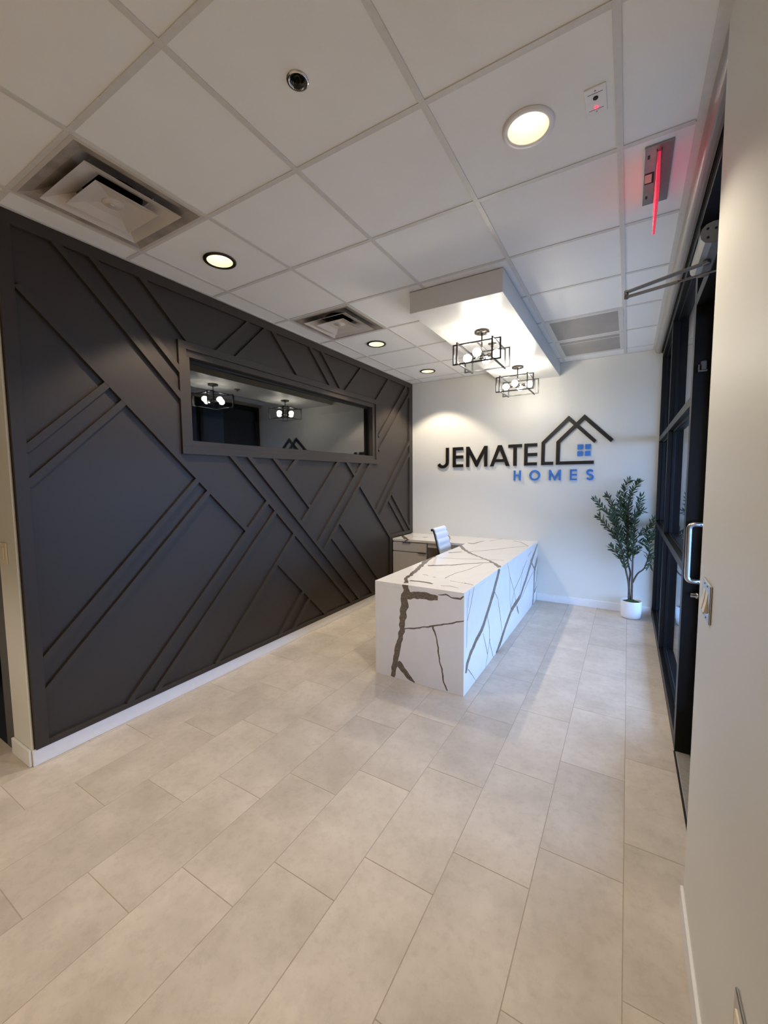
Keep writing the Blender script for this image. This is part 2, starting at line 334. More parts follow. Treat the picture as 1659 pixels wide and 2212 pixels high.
# ---------------------------------------------------------------- floor
floor = struct(box('floor', -3.2, 3.06, -9.4, 0.02, -.12, -.0012, 'grout'))
TP, TC = .3015, .604
def floor_tiles():
    full = None
    for n in range(-8, 8):
        x0 = .9355 + TP*n; x1 = x0 + TP
        off = (-4.645 + .2013*n)
        k0 = -6
        for k in range(-6, 12):
            y0 = off + TC*k; y1 = y0 + TC
            a0, a1, b0, b1 = x0+.0013, x1-.0013, y0+.0013, y1-.0013
            # keep inside the room
            a1 = min(a1, 2.985); b1 = min(b1, -.002)
            lim = 0.0 if (y0+y1)/2 > -4.5 else -1.9
            a0 = max(a0, lim+.001)
            if b0 < -6.3: continue
            if a1-a0 < .01 or b1-b0 < .01: continue
            whole = abs((a1-a0)-(TP-.0026)) < 1e-4 and abs((b1-b0)-(TC-.0026)) < 1e-4
            if whole and full is not None:
                ob = bpy.data.objects.new('floor_tile', full); COL.objects.link(ob)
                ob.parent = floor; c = Vector(((a0+a1)/2, (b0+b1)/2, -.009)); ob.location = c - WORLD[floor.name]
            else:
                ob = box('floor_tile', a0, a1, b0, b1, -.009, 0, 'tile', floor, .0008)
                if whole: full = ob.data
floor_tiles()

# ---------------------------------------------------------------- walls
def wall_with_hole(name, x0, x1, ya, yb, z0, z1, hy0, hy1, hz0, hz1, mt):
    bm = bmesh.new()
    add_box(bm, x0, x1, ya, hy0, z0, z1); add_box(bm, x0, x1, hy1, yb, z0, z1)
    add_box(bm, x0, x1, hy0, hy1, z0, hz0); add_box(bm, x0, x1, hy0, hy1, hz1, z1)
    return struct(bm_obj(name, bm, mt))
WIN = (-3.47, -1.048, 1.818, 2.406)
wall_left = wall_with_hole('wall_left', -.12, 0, -4.49, 0, 0, H+.2, *WIN, 'charcoal')
wall_back = struct(box('wall_back', -3.2, 3.09, 0, .15, 0, H+.2, 'wall'))
wall_right = struct(box('wall_right', XW, XW+.3, -9.4, YC, 0, H+.2, 'wall', bev=.006))
struct(box('wall_front', -3.2, 3.12, -9.55, -9.4, 0, H+.2, 'wall'))
struct(box('wall_return', -.24, -.0005, -4.502, -4.4905, 0, H, 'wall', bev=.003))
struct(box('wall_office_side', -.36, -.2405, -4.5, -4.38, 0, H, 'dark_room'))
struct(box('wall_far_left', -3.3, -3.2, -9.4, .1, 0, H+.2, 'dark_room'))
struct(box('wall_office_front', -3.2, -1.2, -4.6, -4.5, 0, H, 'wall'))
struct(box('wall_over_opening', -1.2, -.2405, -4.6, -4.505, 2.2, H, 'wall'))
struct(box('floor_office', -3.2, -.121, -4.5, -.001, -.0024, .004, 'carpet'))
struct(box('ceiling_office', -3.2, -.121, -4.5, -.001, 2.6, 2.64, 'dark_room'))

# raised slats of the accent wall: every one a strip at 45 degrees
SLAT_T, SLAT_W = .022, .037
def slat(p, q, side, th, w=SLAT_W):
    """p, q = (y, z) on one edge (side = +1/-1, the strip lies towards +y / -y of it) or the centre line (side = 0)"""
    dy, dz = q[0]-p[0], q[1]-p[1]; l = math.hypot(dy, dz); ny, nz = -dz/l, dy/l
    if ny < 0: ny, nz = -ny, -nz
    o = side*w/2
    P = (th/2, p[0]+ny*o, p[1]+nz*o); Q = (th/2, q[0]+ny*o, q[1]+nz*o)
    e = .012   # bury the ends in the strip they butt against
    d = Vector((0, dy/l, dz/l)); P = Vector(P)-d*e; Q = Vector(Q)+d*e
    ob = bar('slat', P, Q, w, th, 'charcoal', wall_left, up=(1, 0, 0)); return ob
SLATS_EDGE = [   # backslash direction, lower-left edge
 ((-4.425,2.51),(-3.038,1.113)),((-4.262,2.814),(-3.559,2.096)),((-4.088,2.817),(-3.558,2.277)),((-3.807,2.816),(-3.496,2.505)),
 ((-3.174,1.727),(-1.582,.122)),((-2.996,1.725),(-1.413,.122)),((-2.716,1.722),(-2.248,1.253)),((-1.905,.906),(-1.119,.122)),
 ((-1.763,1.053),(-.832,.122)),((-2.695,.77),(-2.047,.122)),((-1.623,1.722),(-1.463,1.560)),((-1.35,1.441),(-.664,.757)),
 ((-.610,1.32),(-.088,.80)),((-.689,1.238),(-.255,.804)),((-2.683,2.812),(-2.383,2.51)),((-2.203,2.812),(-1.893,2.505)),((-2.025,2.814),(-1.713,2.505))]
SLATS_EDGE2 = [  # slash direction, upper-left edge
 ((-2.95,2.815),(-3.255,2.509)),((-2.771,2.815),(-3.081,2.507)),((-1.316,2.812),(-1.628,2.504)),((-.680,2.817),(-.990,2.506)),
 ((-.196,2.821),(-.932,2.087)),((-.094,2.745),(-.929,1.915))]
SLATS_MID = [    # slash direction, centre line
 ((-.089,2.055),(-1.0,1.147)),((-.091,1.885),(-.917,1.062)),((-2.41,1.722),(-2.543,1.589)),((-1.764,1.72),(-2.355,1.126)),
 ((-1.296,1.721),(-2.122,.898)),((-1.118,1.719),(-2.024,.816)),((-4.026,2.107),(-4.43,1.705)),((-3.936,2.017),(-4.43,1.524)),
 ((-3.454,1.537),(-4.437,.551)),((-3.368,1.445),(-4.437,.376)),((-2.796,1.334),(-4.003,.124)),((-2.702,1.245),(-3.823,.124)),
 ((-2.474,1.013),(-3.353,.126)),((-2.364,.44),(-2.685,.12)),((-2.276,.349),(-2.505,.12))]
for p, q in SLATS_EDGE: slat(p, q, 1, .0214)
for p, q in SLATS_EDGE2: slat(p, q, 1, .0210)
for p, q in SLATS_MID: slat(p, q, 0, .0206)
# border boards
box('board', 0, SLAT_T, -4.489, 0, 2.815, H-.001, 'charcoal', wall_left, .001)
box('board', 0, SLAT_T, -4.489, -4.43, .09, 2.815, 'charcoal', wall_left, .001)
box('board', 0, SLAT_T, -4.43, -.664, .09, .122, 'charcoal', wall_left, .001)
box('board', 0, SLAT_T, -.095, 0, .757, 2.815, 'charcoal', wall_left, .001)
box('board', 0, SLAT_T, -.664, -.612, .09, .80, 'charcoal', wall_left, .001)
box('board', 0, SLAT_T, -.612, -.095, .757, .80, 'charcoal', wall_left, .001)

# ---------------------------------------------------------------- window in the accent wall
window_1 = struct(empty('window_1', (0, -2.26, 1.72)))
def ring(name, o, i, x0, x1, mt, parent):
    """rectangular picture-frame board: o, i = (y0, y1, z0, z1) outer and inner"""
    box(name, x0, x1, o[0], o[1], o[2], i[2], mt, parent, .0008); box(name, x0, x1, o[0], o[1], i[3], o[3], mt, parent, .0008)
    box(name, x0, x1, o[0], i[0], i[2], i[3], mt, parent, .0008); box(name, x0, x1, i[1], o[1], i[2], i[3], mt, parent, .0008)
ring('casing_board', (-3.56, -.952, 1.722, 2.506), (-3.503, -.993, 1.776, 2.452), 0, .0222, 'charcoal', window_1)
ring('inner_stop', (-3.503, -.993, 1.776, 2.452), (-3.47, -1.048, 1.818, 2.406), 0, .008, 'charcoal', window_1)
ring('sash', (-3.47, -1.048, 1.818, 2.406), (-3.45, -1.068, 1.826, 2.386), -.075, -.045, 'frame', window_1)
box('pane', -.063, -.057, -3.452, -1.066, 1.824, 2.388, 'film', window_1)

# ---------------------------------------------------------------- baseboards
def baseboard(name, x0, x1, y0, y1): return struct(box(name, x0, x1, y0, y1, 0.0003, .09, 'white_trim', bev=.002))
baseboard('baseboard_left', 0, .014, -4.503, -.61)
baseboard('baseboard_back', 1.768, 2.978, -.014, 0)
baseboard('baseboard_return', -.24, -.0005, -4.516, -4.503)
baseboard('baseboard_right', XW-.010, XW, -9.39, YC)

# ---------------------------------------------------------------- ceiling
ceiling = struct(box('ceiling', -3.2, 3.12, -9.4, 0, 3.08, 3.14, 'void'))
CANS = [(.5023, -3.5721), (.5023, -1.7433), (.5023, -.5241), (2.3311, -3.5721)]
FILL_CANS = [(x, y) for y in (-6.6201, -8.4489) for x in (-.7169, .5023, 2.3311)]      # unseen cans added behind the camera as fill light
SPRINK = (1.699, -4.176)
DIFF = [(0, -1), (0, 2)]; GRILLE = [(3, 4), (3, 5)]
HOLES = [(x, y, .079) for x, y in CANS+FILL_CANS] + [(SPRINK[0], SPRINK[1], .026)]
def holed_panel(x0, x1, y0, y1, z0, z1, hx, hy, r, n=32):
    bm = bmesh.new()
    def edge(a):
        dx, dy = math.cos(a), math.sin(a)
        t = min([((x1-hx)/dx if dx > 0 else (x0-hx)/dx) if abs(dx) > 1e-9 else 1e9, ((y1-hy)/dy if dy > 0 else (y0-hy)/dy) if abs(dy) > 1e-9 else 1e9])
        return hx+dx*t, hy+dy*t
    angs = sorted([2*PI*k/n for k in range(n)] + [math.atan2(cy-hy, cx-hx) % (2*PI) for cx in (x0, x1) for cy in (y0, y1)])
    L = [[], [], [], []]
    for a in angs:
        ex, ey = edge(a); ix, iy = hx+r*math.cos(a), hy+r*math.sin(a)
        for q, co in enumerate(((ex, ey, z0), (ix, iy, z0), (ix, iy, z1), (ex, ey, z1))): L[q].append(bm.verts.new(co))
    m = len(angs)
    for k in range(m):
        for q in range(4):
            bm.faces.new((L[q][k], L[q][(k+1) % m], L[(q+1) % 4][(k+1) % m], L[(q+1) % 4][k]))
    bmesh.ops.recalc_face_normals(bm, faces=bm.faces)
    return bm
def ceiling_tiles():
    xs = [-1.9] + [x for x in GX if x > -1.9] + [2.894]; ys = GY + [0.0]
    full = None
    for a in range(len(xs)-1):
        for b in range(len(ys)-1):
            x0, x1, y0, y1 = xs[a], xs[a+1], ys[b], ys[b+1]
            if x1 < .05 and y0 > -4.6: continue
            if x0 < 0 and y0 > -4.6: x0 = 0.0
            i = round((x0-.1975)/.6096); j = round((y0+3.8769)/.6096)
            if (x1-x0) > .5 and ((i, j) in DIFF or (i, j) in GRILLE): continue
            if y0 > -2.6 and x0 > 1.35 and x1 < 1.98: continue       # above the soffit
            X0, X1, Y0, Y1 = x0+.003, x1-.003, y0+.003, y1-.003
            hs = [h for h in HOLES if X0 < h[0] < X1 and Y0 < h[1] < Y1]
            if hs: bm_obj('ceiling_tile', holed_panel(X0, X1, Y0, Y1, H+.004, H+.02, *hs[0]), 'ceil', ceiling)
            else:
                whole = abs(X1-X0-.6036) < 1e-3 and abs(Y1-Y0-.6036) < 1e-3
                if whole and full is not None:
                    ob = bpy.data.objects.new('ceiling_tile', full); COL.objects.link(ob); ob.parent = ceiling
                    ob.location = Vector(((X0+X1)/2, (Y0+Y1)/2, H+.004)) - WORLD[ceiling.name]
                else:
                    ob = box('ceiling_tile', X0, X1, Y0, Y1, H+.004, H+.02, 'ceil', ceiling)
                    if whole: full = ob.data
    for x in GX:
        if x < -1.8: continue
        y1 = 0 if x > .1 else -4.51
        box('grid_bar', x-.012, x+.012, GY[0], y1, H, H+.0035, 'grid', ceiling, .0006)
    for y in GY:
        box('grid_bar', 0.0 if y > -4.49 else -1.9, 2.885, y-.0115, y+.0115, H+.0004, H+.0036, 'grid', ceiling)
    box('wall_angle', .0225, .040, -4.49, 0, H, H+.003, 'grid', ceiling)
    box('wall_angle', 0, 2.9, -.02, 0, H-.0004, H+.003, 'grid', ceiling)
    box('wall_angle', 2.889, 2.9305, GY[0], 0, H, H+.003, 'grid', ceiling)
    box('ceiling_edge', 2.9145, 2.93, GY[0], YC, H+.0032, H+.02, 'grid', ceiling)
ceiling_tiles()
box('soffit', 1.303, 1.976, -2.573, -.0005, 2.73, H-.001, 'soffit', ceiling, .003)
# rounded valance where the ceiling meets the glazing
PR = [(2.914 + .033*(1-math.cos(PI/2*k/10)), H+.002-.046*math.sin(PI/2*k/10)) for k in range(11)] + [(2.956, 2.835), (2.967, 2.837), (2.972, 2.841), (2.972, H+.002)]
def valance():
    n = len(PR); bm = bmesh.new()
    S = [[bm.verts.new((min(x+dx, 2.972), y, z)) for x, z in PR] for y, dx in ((YC-.01, .0105), (YC+.25, .004), (-1.2, 0), (-.0005, -.004))]
    for a, b in zip(S, S[1:]):
        for k in range(n): bm.faces.new((a[k], a[(k+1) % n], b[(k+1) % n], b[k]))
    bm.faces.new(S[0][::-1]); bm.faces.new(S[-1]); bmesh.ops.remove_doubles(bm, verts=bm.verts, dist=1e-6); bmesh.ops.recalc_face_normals(bm, faces=bm.faces)
    return struct(bm_obj('trim_1', bm, 'valance'))
valance()

# ---------------------------------------------------------------- glazed front on the right
window_2 = struct(empty('window_2', (3.035, -1.3, 0)))
FX0, FX1, GXP = 2.98, 3.09, 3.035
def mullion(y0, y1, z0=0., z1=2.835): box('mullion', FX0, FX1, y0, y1, z0, z1, 'frame', window_2, .0015)
def rail(y0, y1, z0, z1): box('rail', FX0+.0005, FX1, y0, y1, z0, z1, 'frame', window_2, .0015)
mullion(-.052, -.001); mullion(-1.200, -1.150); mullion(-2.640, -2.565)
BAYS = [(-1.150, -.052), (-2.565, -1.200)]
LEV = [(0, .075), (1.008, 1.058), (1.908, 1.957), (2.785, 2.835)]
for y0, y1 in BAYS:
    for z0, z1 in LEV: rail(y0, y1, z0, z1)
    for (a, b), (c, d) in zip(LEV, LEV[1:]):
        box('pane', GXP-.003, GXP+.003, y0-.004, y1+.004, b-.004, c+.004, 'glass', window_2)
        ring('glazing_bead', (y0, y1, b, c), (y0+.014, y1-.014, b+.014, c-.014), GXP-.022, GXP-.004, 'frame', window_2)
rail(YC, -2.640, 2.402, 2.456); rail(YC, -2.640, 2.785, 2.835)
box('pane', GXP-.003, GXP+.003, YC, -2.645, 2.452, 2.789, 'glass', window_2)
mullion(YC-.06, YC, 0, 2.835)
box('head_board', 2.974, FX1, YC-.01, -.001, 2.836, H+.02, 'frame', window_2)
# door: a narrow-stile leaf, closed, with pull, turn piece and threshold
door_1 = struct(empty('door_1', (3.07, -3.1, 0)))
DX0, DX1 = 3.047, 3.089
DY0, DY1 = YC+.004, -2.644
box('stile', DX0, DX1, DY1-.055, DY1, .012, 2.398, 'frame', door_1, .0015); box('stile', DX0, DX1, DY0, DY0+.055, .012, 2.398, 'frame', door_1, .0015)
box('top_rail', DX0, DX1, DY0+.055, DY1-.055, 2.33, 2.398, 'frame', door_1, .0015); box('bottom_rail', DX0, DX1, DY0+.055, DY1-.055, .012, .26, 'frame', door_1, .0015)
box('pane', 3.065, 3.071, DY0+.052, DY1-.052, .256, 2.334, 'glass', door_1)
box('threshold', 2.984, FX1+.02, YC, -2.641, .0005, .010, 'threshold', door_1, .003)
box('threshold_edge', 2.976, 2.9835, YC, -2.641, .0005, .009, 'rubber', door_1)
hy = -2.70
pull = []
for k in range(7):
    a = PI/2*k/6; pull.append((2.991+.024*(1-math.sin(a)), hy, 1.283-.0-.024*(1-math.cos(a)) if False else 1.283-.024+.024*math.cos(a)))
pl = [(DX0+.001, hy, 1.283)] + pull + [(p[0], p[1], 2*1.134-p[2]) for p in pull[::-1]] + [(DX0+.001, hy, .985)]
ph = tube('pull_handle', pl, .0135, 'steel', door_1, 14)
for z in (1.283, .985): lathe('set_screw', 3.038, hy-.0135, [(.0025, z-.0025), (.0025, z+.0025)], 'rubber', door_1, 8, True, True)
tube('turn_piece', [(DX0+.002, -2.672, .905), (DX0-.012, -2.672, .905), (DX0-.013, -2.672, .905), (DX0-.034, -2.672, .905)], [.017, .016, .011, .011], 'steel', door_1, 12)
# small latch guard on the far jamb
bm = bmesh.new(); add_box(bm, 2.998, 3.035, -2.665, -2.641, 2.062, 2.07); add_box(bm, 2.998, 3.003, -2.665, -2.641, 2.07, 2.098); add_box(bm, 3.008, 3.035, -2.66, -2.641, 2.07, 2.118, .004)
bm_obj('latch_guard', bm, 'gunmetal', door_1)

# outside: paving, then an unseen canopy, fascia and pier added to block skylight
struct(box('ground_outside', 3.091, 14, -14, 12, -.16, -.03, 'concrete'))
struct(box('roof_added_sky_blocker', 3.091, 5.2, -14, 12, 2.90, 3.2, 'blocker'))  # added overhang, keeps skylight off the ceiling and upper walls
struct(box('roof_added_edge_blocker', 5.0, 5.2, -14, 12, 2.12, 2.899, 'blocker'))  # added drop at its edge, lets skylight in only low down
struct(box('wall_added_sky_blocker', 3.091, 4.0, .02, .6, -.03, 2.899, 'blocker'))  # added beyond the last mullion to keep bright sky out of the glass

# ================================================================ THINGS
# ---------------------------------------------------------------- recessed cans
def can(x, y, label, dark):
    t = empty('recessed_downlight', (x, y, H)); tag(t, label, 'downlight', 'recessed cans in the ceiling')
    lathe('reflector', x, y, [(.0755, H-.001), (.074, H+.02), (.062, H+.075), (.042, H+.115)], 'reflector', t, 40)
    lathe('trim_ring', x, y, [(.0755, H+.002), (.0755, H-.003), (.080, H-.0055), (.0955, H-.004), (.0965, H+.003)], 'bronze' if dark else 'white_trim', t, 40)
    lathe('lamp', x, y, [(.042, H+.112), (.038, H+.104), (.020, H+.098), (.001, H+.097)], 'lens', t, 24, True)
    lathe('housing', x, y, [(.079, H+.004), (.079, H+.13)], 'void', t, 32, False, True)
    l = bpy.data.lights.new('downlight_lamp', 'SPOT'); l.energy = DOWNLIGHT_W; l.color = (1.0, .87, .71); l.spot_size = math.radians(104); l.spot_blend = .3; l.shadow_soft_size = .022
    o = bpy.data.objects.new('downlight_lamp', l); COL.objects.link(o); o.parent = t; o.location = (0, 0, .004)
    return t
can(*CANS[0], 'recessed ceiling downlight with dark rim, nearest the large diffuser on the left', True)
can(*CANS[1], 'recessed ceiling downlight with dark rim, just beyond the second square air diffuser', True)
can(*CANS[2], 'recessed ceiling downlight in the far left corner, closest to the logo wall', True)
can(*CANS[3], 'recessed ceiling downlight with pale rim beside the small white sensor plate', False)
for k, e in enumerate(FILL_CANS): can(*e, 'added fill downlight behind the viewpoint, ' + ('left', 'middle', 'right')[k % 3] + (' of the nearer row' if k < 3 else ' of the farther row'), False)

# ---------------------------------------------------------------- square air diffusers
def frustum(bm, cx, cy, h0, z0, h1, z1, th=.002):
    for dz in (0, th):
        r = []
        for h, z in ((h0, z0), (h1, z1)): r.append([bm.verts.new((cx+sx*h, cy+sy*h, z+dz)) for sx, sy in ((-1, -1), (1, -1), (1, 1), (-1, 1))])
        for k in range(4): bm.faces.new((r[0][k], r[0][(k+1) % 4], r[1][(k+1) % 4], r[1][k]))
        if dz == 0: base = r
        else:
            for q in (0, 1):
                for k in range(4): bm.faces.new((base[q][k], base[q][(k+1) % 4], r[q][(k+1) % 4], r[q][k]))
    bmesh.ops.recalc_face_normals(bm, faces=bm.faces)
def diffuser(cx, cy, label):
    t = empty('air_diffuser', (cx, cy, H)); tag(t, label, 'vent', 'square ceiling air diffusers')
    bm = bmesh.new(); frustum(bm, cx, cy, .297, H-.001, .280, H-.001); bm_obj('flange', bm, 'pan', t)
    bm = bmesh.new(); frustum(bm, cx, cy, .280, H-.001, .235, H+.012); frustum(bm, cx, cy, .235, H+.012, .165, H+.052); bm_obj('pan', bm, 'dust', t)
    bm_obj('neck_plate', holed_panel(cx-.165, cx+.165, cy-.165, cy+.165, H+.052, H+.054, cx, cy, .128), 'dust', t)
    bm = bmesh.new(); add_lathe(bm, cx, cy, [(.128, H+.0525), (.128, H+.15)], 40, False, True); bmesh.ops.recalc_face_normals(bm, faces=bm.faces); bm_obj('duct_neck', bm, 'void', t)
    bm = bmesh.new(); frustum(bm, cx, cy, .217, H-.017, .165, H+.008); frustum(bm, cx, cy, .165, H+.008, .112, H+.030); bm_obj('outer_cone', bm, 'pan', t)
    bm = bmesh.new(); frustum(bm, cx, cy, .142, H-.023, .085, H-.004); frustum(bm, cx, cy, .085, H-.004, .040, H+.003); frustum(bm, cx, cy, .0401, H+.0029, .001, H+.003); bm_obj('inner_cone', bm, 'pan', t)
    lathe('centre_button', cx, cy, [(.046, H+.003), (.046, H+.0005), (.042, H-.001), (.014, H-.001), (.013, H-.0025), (.008, H-.0025), (.007, H-.0005)], 'pan', t, 28, False, True)
    for s in (-1, 1):
        bar('hanger', (cx+s*.10, cy+s*.10, H+.012), (cx+s*.14, cy+s*.14, H+.07), .008, .002, 'pan', t)
    return t
diffuser(.5023, -4.1817, 'large square louvred air diffuser above the left end of the charcoal wall')
diffuser(.5023, -2.3529, 'smaller-looking dusty square air diffuser in the middle of the ceiling, above the wall window')
def grille(cx, cy, label):
    t = empty('return_air_grille', (cx, cy, H)); tag(t, label, 'vent', 'grey perforated return panels')
    bm = bmesh.new(); frustum(bm, cx, cy, .297, H-.002, .262, H-.002, .004); bm_obj('border', bm, 'grid', t)
    box('perforated_face', cx-.262, cx+.262, cy-.262, cy+.262, H+.001, H+.004, 'filter', t)
    return t
grille(2.3311, -1.1337, 'grey perforated return air panel in the ceiling right of the soffit, nearer one')
g2 = grille(2.3311, -.5241, 'grey perforated return air panel in the ceiling right of the soffit, against the back wall')
box('divider_bar', 2.3311-.262, 2.3311+.262, -.70, -.688, H-.001, H+.0015, 'grid', g2)

# ---------------------------------------------------------------- sprinkler heads
sx, sy = SPRINK
t = tag(empty('fire_sprinkler', (sx, sy, H)), 'recessed chrome fire sprinkler head in the ceiling tile near the viewer', 'sprinkler')
lathe('escutcheon', sx, sy, [(.026, H+.012), (.026, H+.001), (.029, H-.002), (.037, H-.001), (.038, H+.004)], 'chrome', t, 32)
lathe('cup', sx, sy, [(.0262, H+.010), (.0255, H+.030), (.003, H+.031)], 'rubber', t, 24, False, True)
bm = bmesh.new(); add_lathe(bm, sx, sy, [(.010, H+.03), (.010, H+.012), (.006, H+.010), (.006, H+.004), (.004, H-.004), (.004, H-.017)], 14, True, True)
add_tube(bm, [(sx-.009, sy, H+.014), (sx-.014, sy, H+.002), (sx-.010, sy, H-.010), (sx-.002, sy, H-.016)], .002, 6)
add_tube(bm, [(sx+.009, sy, H+.014), (sx+.014, sy, H+.002), (sx+.010, sy, H-.010), (sx+.002, sy, H-.016)], .002, 6)
bmesh.ops.recalc_face_normals(bm, faces=bm.faces); bm_obj('body', bm, 'bronze', t)
bm = bmesh.new()
for k in range(16):
    a = 2*PI*k/16; c, s = math.cos(a), math.sin(a)
    vs = [bm.verts.new((sx+c*r-s*d, sy+s*r+c*d, H-.0175)) for r, d in ((.003, -.0015), (.015, -.0018), (.015, .0018), (.003, .0015))]
    bm.faces.new(vs)
add_lathe(bm, sx, sy, [(.008, H-.018), (.008, H-.017)], 16, True, True); bm_obj('deflector', bm, 'bronze', t)
t = tag(empty('soffit_sprinkler', (1.628, -1.60, 2.73)), 'small flat sprinkler cap on the soffit between the two cage lights', 'sprinkler')
lathe('cap', 1.628, -1.60, [(.037, 2.7295), (.037, 2.726), (.030, 2.722), (.001, 2.7215)], 'gunmetal', t, 28, True)
lathe('deflector', 1.628, -1.60, [(.006, 2.7215), (.006, 2.706), (.016, 2.705), (.016, 2.703), (.001, 2.703)], 'gunmetal', t, 16)

# ---------------------------------------------------------------- sensor plate
t = tag(empty('sensor_plate', (2.564, -3.563, H)), 'small white ceiling plate with black test button and glowing red light', 'sensor')
box('plate', 2.530, 2.599, -3.625, -3.502, H-.001, H+.0045, 'white_trim', t, .0015)
lathe('button', 2.5645, -3.580, [(.0085, H-.0008), (.0085, H-.003), (.0065, H-.0035), (.001, H-.0035)], 'rubber', t, 20)
lathe('indicator', 2.5645, -3.538, [(.0065, H-.0008), (.0055, H-.0035), (.001, H-.0045)], 'led', t, 16)
for y in (-3.600, -3.528): box('groove', 2.540, 2.588, y-.0009, y+.0009, H-.0014, H-.0009, 'rubber', t)
for y in (-3.611, -3.517): lathe('screw', 2.5645, y, [(.0028, H-.001), (.0028, H-.002), (.001, H-.002)], 'alu', t, 10)

# ---------------------------------------------------------------- exit sign
t = tag(empty('exit_sign', (2.775, -3.01, H)), 'edge-lit red exit sign hanging from a metal ceiling plate, seen edge-on', 'exit sign')
box('ceiling_plate', 2.724, 2.826, -3.220, -2.805, H-.004, H+.0035, 'alu', t, .001)
box('acrylic_panel', 2.7700, 2.7815, -3.182, -2.835, 2.712, H-.006, 'red', t, .0015)
box('slot_lip', 2.7655, 2.7690, -3.195, -2.83, H-.012, H-.004, 'gunmetal', t); box('slot_lip', 2.7825, 2.786, -3.195, -2.83, H-.012, H-.004, 'gunmetal', t)
box('maker_label', 2.729, 2.755, -3.045, -2.985, H-.0052, H-.004, 'label', t)
box('access_cover', 2.728, 2.764, -3.055, -2.975, H-.0048, H-.0038, 'rubber', t)
for y in (-3.16, -2.87): box('knockout', 2.735, 2.744, y-.012, y+.012, H-.0046, H-.004, 'rubber', t)
def strokes_x(name, x, segs, w, th, mt, parent):
    """flat letter strokes on a plane of constant x"""
    bm = bmesh.new()
    for (a, b) in segs:
        a, b = Vector((x, *a)), Vector((x, *b)); d = (b-a).normalized(); n = d.cross(Vector((1, 0, 0)))
        vs = [bm.verts.new(p + n*s*w/2 + Vector((o, 0, 0))) for o in (-th/2, th/2) for p, s in ((a, -1), (a, 1), (b, 1), (b, -1))]
        for f in ((0, 1, 2, 3), (7, 6, 5, 4), (0, 4, 5, 1), (1, 5, 6, 2), (2, 6, 7, 3), (3, 7, 4, 0)): bm.faces.new([vs[i] for i in f])
    bmesh.ops.recalc_face_normals(bm, faces=bm.faces); return bm_obj(name, bm, mt, parent)
zb, zt, zm = 2.732, 2.838, 2.785
for x, sg in ((2.7697, 1), (2.7818, -1)):          # readable from each side
    Y = lambda u: -3.0085 - sg*(u-.14) if sg > 0 else -3.0085 + (u-.14)
    L = {'letter_e': [((0, zb), (0, zt)), ((0, zt), (.05, zt)), ((0, zm), (.045, zm)), ((0, zb), (.05, zb))],
         'letter_x': [((.085, zb), (.145, zt)), ((.085, zt), (.145, zb))],
         'letter_i': [((.185, zb), (.185, zt))],
         'letter_t': [((.22, zt), (.29, zt)), ((.255, zb), (.255, zt))]}
    for nm, segs in L.items(): strokes_x(nm, x, [((Y(a[0]), a[1]), (Y(b[0]), b[1])) for a, b in segs], .016, .0008, 'letter_glow', t)

# ---------------------------------------------------------------- door closer
t = tag(empty('door_closer', (2.955, -3.13, 2.41)), 'silver hydraulic door closer with folded arm over the entrance door', 'door closer')
bm = bmesh.new()
rr = [(2.9795, 2.405), (2.950, 2.405), (2.930, 2.411), (2.917, 2.426), (2.914, 2.444), (2.918, 2.463), (2.932, 2.477), (2.952, 2.483), (2.9795, 2.483)]
bv = [[bm.verts.new((x, y, z)) for x, z in rr] for y in (-3.30, -2.985)]
n = len(rr)
for k in range(n): bm.faces.new((bv[0][k], bv[0][(k+1) % n], bv[1][(k+1) % n], bv[1][k]))
bm.faces.new(bv[0][::-1]); bm.faces.new(bv[1]); bmesh.ops.recalc_face_normals(bm, faces=bm.faces); bm_obj('body', bm, 'alu', t)
for dx, dz in ((2.936, 2.460), (2.961, 2.456), (2.938, 2.428)): tube('screw', [(dx, -3.3005, dz), (dx, -3.302, dz)], .0045, 'rubber', t, 10)
tube('pinion', [(2.955, -3.15, 2.405), (2.955, -3.15, 2.392)], .014, 'gunmetal', t, 14)
bar('main_arm', (2.958, -3.155, 2.397), (2.672, -3.04, 2.387), .022, .007, 'alu', t)
tube('elbow_pin', [(2.674, -3.042, 2.393), (2.674, -3.042, 2.357)], .009, 'gunmetal', t, 12)
bar('forearm', (2.674, -3.042, 2.365), (2.865, -3.152, 2.345), .018, .008, 'gunmetal', t)
tube('adjusting_rod', [(2.86, -3.149, 2.3455), (2.995, -3.227, 2.332)], .005, 'gunmetal', t, 8)
box('forearm_shoe', 2.985, 3.0465, -3.255, -3.205, 2.322, 2.345, 'gunmetal', t, .002)

# ---------------------------------------------------------------- cage ceiling lights
def square_frame(name, plane, c, ha, z0, z1, mt, parent, w=.0105):
    """rectangle of square bar in an xz ('x') or yz ('y') plane through c"""
    cx, cy = c; bm = bmesh.new(); h = w/2
    if plane == 'x':
        add_box(bm, cx-ha, cx+ha, cy-h, cy+h, z1-w, z1); add_box(bm, cx-ha, cx+ha, cy-h, cy+h, z0, z0+w)
        for s in (-1, 1): add_box(bm, cx+s*(ha-h)-h, cx+s*(ha-h)+h, cy-h, cy+h, z0+w, z1-w)
    else:
        add_box(bm, cx-h, cx+h, cy-ha, cy+ha, z1-w, z1); add_box(bm, cx-h, cx+h, cy-ha, cy+ha, z0, z0+w)
        for s in (-1, 1): add_box(bm, cx-h, cx+h, cy+s*(ha-h)-h, cy+s*(ha-h)+h, z0+w, z1-w)
    return bm_obj(name, bm, mt, parent)
